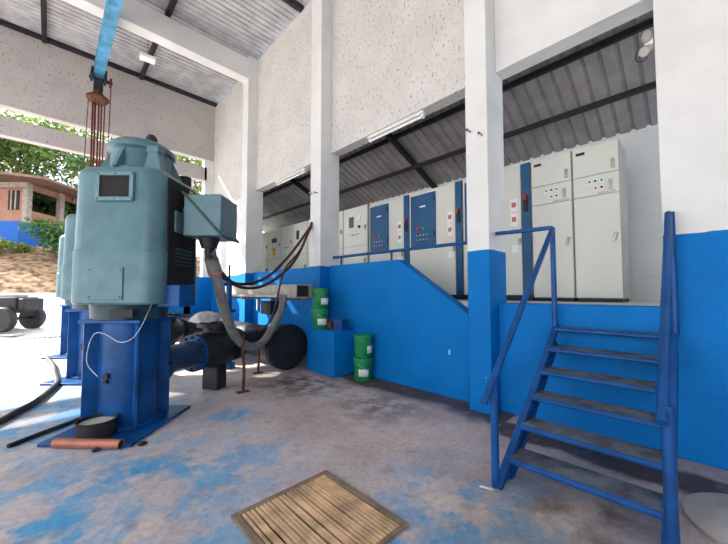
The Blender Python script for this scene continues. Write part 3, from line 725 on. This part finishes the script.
# ================================================================ OVERHEAD
t = thing('monorail_beam', 'light blue steel crane beam under the roof above the motors', 'beam', (.77, 0, 0))
MB().box((-.11, -3, 7.36), (.11, 11.5, 7.385)).box((-.11, -3, 7.60), (.11, 11.5, 7.625)).box((-.012, -3, 7.38), (.012, 11.5, 7.605)).build('girder', 'monoblue', t, .003)
MB().box((-.09, 8.75, 7.62), (.09, 9.16, 7.64)).build('hanger_plate', 'monoblue', t)
t = thing('chain_hoist', 'rusty chain hoist hanging from the end of the light blue beam', 'hoist', (.77, 11.15, 0))
k = MB().box((-.17, -.15, 7.22), (-.12, .15, 7.50)).box((.12, -.15, 7.22), (.17, .15, 7.50)).cyl((-.2, 0, 7.27), (.3, 0, 7.27), .045, seg=12).box((-.1, -.08, 6.95), (.1, .08, 7.25))
for sx in (-.09, .09):
    for sy in (-.1, .1): k.cyl((sx - .03, sy, 7.43), (sx + .03, sy, 7.43), .06, seg=14)
k.build('trolley', 'dirty', t, .004)
MB().cyl((.24, 0, 7.27), (.28, 0, 7.27), .13, seg=20).build('hand_wheel', 'rustred', t)
MB().lathe([(.05, 6.58), (.18, 6.62), (.25, 6.70), (.25, 6.75), (.15, 6.82), (.07, 6.95), (.05, 7.0)], seg=24).build('hoist_body', 'rust', t)
for k, (x, y, z0, r, mm) in enumerate(((-.19, 0, 3.5, .010, 'rust'), (-.10, -.02, 2.8, .022, 'rustred'), (-.045, .02, 2.8, .022, 'rustred'), (.03, 0, 2.8, .02, 'rustred'), (.09, .03, 2.8, .018, 'rustred'), (.15, -.02, 2.9, .015, 'rustred'), (.27, 0, 3.2, .012, 'rustred'))):
    zt = 6.7 if k < 6 else 7.2
    MB().cyl((x, y, zt), (x * (.9 if k else 1.3), y, z0 + .5), r, seg=6).build('chain', mm, t)
t = thing('floodlight', 'white square floodlight hanging on a wire from the roof purlin', 'floodlight', (1.60, 9.55, 7.42), -.1)
MB().box((-.17, -.12, -.03), (.17, .12, .05)).build('housing', 'white', t, .01)
MB().box((-.15, -.1, -.036), (.15, .1, -.028)).build('lens', 'lamp', t)
MB().cyl((0, 0, .05), (0, 0, .98), .006, seg=6).build('wire', 'black', t)
MB().box((-.13, -.03, .05), (.13, .03, .09)).build('bracket', 'black', t)
for y0, y1, z, lb in ((2.98, 4.25, 4.37, 'long white tube light under the lintel left of the nearest pillar'), (6.35, 7.7, 4.37, 'white tube light under the lintel left of the middle pillar')):
    t = thing('tube_light', lb, 'tube light', (0, 0, 0), 0, 'tube lights under the lintels')
    MB().box((4.20, y0, z), (4.30, y1, z + .05)).build('batten', 'white', t, .006)
    MB().cyl((4.25, y0 + .05, z - .03), (4.25, y1 - .05, z - .03), .02, seg=12).build('tube', 'lamp', t)
    for yy in (y0 + .02, y1 - .06): MB().box((4.22, yy, z - .055), (4.28, yy + .04, z + .005)).build('holder', 'paper', t)
t = thing('security_camera', 'small white camera with a round bracket at the edge of the near wall', 'camera', (4.16, .262, 3.97)); t.scale = (.6, .6, .6)
MB().ball((0, .02, .08), .085, (.9, .9, 1.25)).build('body', 'galv', t)
MB().cyl((-.02, .03, -.16), (-.09, .06, -.20), .075, seg=18).ball((0, .02, -.14), .085).build('head', 'galv', t, .004)
MB().tube([(0, .10, -.08), (0, .17, -.15), (0, .16, -.26), (0, .08, -.3), (0, .02, -.26)], .008, 6).build('cord', 'black', t)
MB().box((.0, -.05, -.10), (.06, .05, .10)).build('mount', 'paper', t)
for x, y, z, lb in ((3.9, 2.02, 3.60, 'upper left peg in the nearest pillar'), (3.9, 1.86, 3.50, 'lower right peg in the nearest pillar'), (3.9, 5.58, 3.56, 'left peg in the middle pillar above the cables'), (3.9, 5.40, 3.54, 'right peg in the middle pillar')):
    t = thing('wall_peg', 'rusty ' + lb, 'peg', (x, y, z), 0, 'pegs in the pillars')
    MB().cyl((-.001, 0, 0), (-.09, 0, .0), .014, seg=10).build('rod', 'steel', t)
    MB().cyl((-.07, 0, .0), (-.09, 0, .0), .02, seg=6).build('nut', 'steel', t)

# ================================================================ YARD
t = thing('drain_channel', 'slotted drain line across the sunny yard', 'drain', (0, 0, 0))
MB().box((-8, 14.75, .0), (3.2, 15.0, .008)).build('frame', 'lidconc', t)
for i in range(90): MB().box((-7.9 + i * .12, 14.79, .006), (-7.83 + i * .12, 14.96, .012)).build('slot', 'dirty', t)
t = thing('trailer_cart', 'black trailer cart with a wheel, standing in the sunny yard', 'trailer', (-.9, 16.6, .15), -YAW)
t.location = (-1.0, 16.6, .16)
MB().box((-1.3, -.3, .62), (.55, .5, 1.16)).build('body', 'rubber', t, .04)
MB().box((-.6, -.1, 1.16), (.25, .4, 1.26)).build('lid', 'cabside', t, .02)
MB().box((.55, -.25, .70), (.78, .45, 1.12)).build('end_box', 'rubber', t, .04)
MB().cyl((.28, -.30, .42), (.28, .5, .42), .05).build('axle', 'dirty', t)
for y in (-.42, .55):
    R = Matrix.Translation((.28, y, .42)) @ Matrix.Rotation(PI / 2, 4, 'X')
    wl = MB().lathe([(.25, -.11), (.38, -.12), (.42, -.06), (.42, .06), (.38, .12), (.25, .11)], R, 32).build('wheel', 'rubber', t)
    MB().lathe([(.25, -.06), (.22, -.02), (.08, .03), (.05, .09), (.02, .1)], R, 20).build('hub', 'cabside', wl)
t = thing('slab', 'flat pale slab on the ground in front of the trailer wheel', 'slab', (-.9, 15.9, .06), -YAW)
MB().box((-.5, -.2, 0), (.3, .2, .06)).build('slab_body', 'lidconc', t, .02)
b = MB(); b.ball((-3.15, 19.9, 1.5), .75, (1, .8, .95), 16); o = b.build('barrel_heap', 'rust'); tag(o, 'red brown earth heap at the left edge of the yard', 'heap')
for v in o.data.vertices: v.co += Vector((random.uniform(-.06, .06), random.uniform(-.06, .06), random.uniform(-.06, .06)))

# house on the slope
t = thing('house', 'orange house on a blue base beyond the yard, under the trees', 'house', (0, 0, 0), -YAW)
MB().box((-28, 20, 3.4), (-21.5, 24.5, 5.92)).build('blue_base', 'houseblue', t, .02)
MB().box((-28, 20.5, 5.9), (-21.55, 20.7, 8.5)).box((-21.75, 20.7, 5.9), (-21.55, 24.4, 6.75)).box((-21.75, 20.7, 8.1), (-21.55, 24.4, 8.5)).build('wall', 'orange', t)
for x, y in ((-21.72, 20.36), (-21.72, 22.6)): MB().box((x, y, 5.9), (x + .3, y + .32, 8.5)).build('post', 'conc', t)
MB().box((-28, 20.3, 8.15), (-21.4, 20.5, 8.5)).build('lintel', 'conc', t)
wfo = MB().box((-22.75, 20.46, 6.75), (-22.05, 20.52, 8.0)).build('window', 'dark', t)
MB().box((-22.58, 20.43, 6.75), (-22.50, 20.47, 8.0)).box((-22.30, 20.43, 6.75), (-22.22, 20.47, 8.0)).build('mullions', 'conc', wfo)
MB().box((-24.4, 20.9, 5.9), (-24.2, 24.4, 8.4)).box((-24.2, 24.2, 5.9), (-21.8, 24.4, 8.4)).build('inner_wall', 'dark', t)
MB().prism([(-29, 8.60), (-24, 8.80), (-21, 8.60), (-18.9, 8.32), (-18.9, 8.18), (-21, 8.44), (-24, 8.62), (-29, 8.45)], 18.9, 25.5, 'y').build('roof', 'rooftile', t)

# trees and bushes
def foliage(name, par, mat, blobs, n, size):
    vs, fs = [], []
    for (cx_, cy_, cz_, r, sz) in blobs:
        for _ in range(int(n * r * r)):
            d = Vector((random.gauss(0, 1), random.gauss(0, 1), random.gauss(0, 1))).normalized() * r * (random.random() ** .4)
            c_ = Vector((cx_, cy_, cz_)) + Vector((d.x, d.y, d.z * sz))
            a = Vector((random.gauss(0, 1), random.gauss(0, 1), random.gauss(0, .7))).normalized()
            bb = a.cross(Vector((random.gauss(0, 1), random.gauss(0, 1), random.gauss(0, 1)))).normalized()
            l = size * random.uniform(.6, 1.4); i = len(vs)
            vs += [c_ - a * l, c_ + bb * l * .42 - a * .1 * l, c_ + a * l, c_ - bb * l * .42 - a * .1 * l]; fs.append((i, i + 1, i + 2, i + 3))
    me = bpy.data.meshes.new(name); me.from_pydata([tuple(v) for v in vs], [], fs); me.materials.append(M[mat])
    o = bpy.data.objects.new(name, me); COL.objects.link(o); o.parent = par; return o
def tree(label, x, y, z, h, r, mat, n=60, size=.22, group='trees beyond the yard'):
    t = thing('tree', label, 'tree', (x, y, z), 0, group)
    tr = MB().tube([(0, 0, -.3), (.1, .05, h * .35), (-.1, .1, h * .6), (0, 0, h * .85)], .16, 8, 4)
    br = []
    blobs = []
    for k in range(9):
        a = random.uniform(0, 2 * PI); d = r * random.uniform(.2, .75); zz = h * random.uniform(.5, .98)
        p = (d * math.cos(a), d * math.sin(a), zz); blobs.append((p[0], p[1], p[2], r * random.uniform(.38, .6), .75))
        tr.tube([(0, 0, h * .4), (p[0] * .5, p[1] * .5, zz * .75), p], .05, 6, 3)
    tr.build('trunk', 'bark', t)
    foliage('crown', t, mat, blobs, n, size)
    return t
for args in (('yellow green tree over the roof of the house, leftmost', -5.5, 34, 4.5, 9.5, 4.2, 'leaf_b'),
             ('tall green tree right behind the house roof', -1.5, 35.5, 4.6, 11, 4.6, 'leaf_a'),
             ('tree overhanging the right end of the house roof', 2.6, 34, 4.5, 10.5, 4.2, 'leaf_b'),
             ('tree seen through the slot above the nearest motor', 6.5, 31, 4.3, 11.5, 4.2, 'leaf_a'),
             ('tree seen through the narrow opening beside the corner', 8.3, 25.5, 2.8, 10.0, 3.3, 'leaf_b'),
             ('low dark tree right behind the house, under its eave', .3, 33.5, 4.4, 5.0, 2.2, 'leaf_c'),
             ('dark tree between the house and the motors', 2.2, 29.5, 4.2, 7.5, 2.0, 'leaf_c')):
    tree(*args)
def bush(label, x, y, z, r, mat, h=1.0):
    t = thing('bush', label, 'bush', (x, y, z), 0, 'bushes on the slope')
    MB().tube([(0, 0, -.3), (.05, .02, r * .6), (0, 0, r * h)], .05, 6, 3).build('stem', 'bark', t)
    foliage('leaves', t, mat, [(random.uniform(-.5, .5) * r, random.uniform(-.3, .3) * r, r * random.uniform(.5, 1.3) * h, r * .6, .8) for _ in range(7)], 260, .13)
bush('leafy green bush in front of the blue house base', .1, 26.0, 3.2, 1.4, 'leaf_c', 1.1)
bush('smaller bush close to the motors on the slope', .75, 26.5, 3.4, 1.0, 'leaf_a', 1.3)
bush('olive bush at the left edge below the blue base', -2.3, 26.6, 3.5, .8, 'leaf_b', .8)
bush('low bush between the olive bush and the leafy one', -1.3, 27.4, 3.7, .6, 'leaf_b', .8)
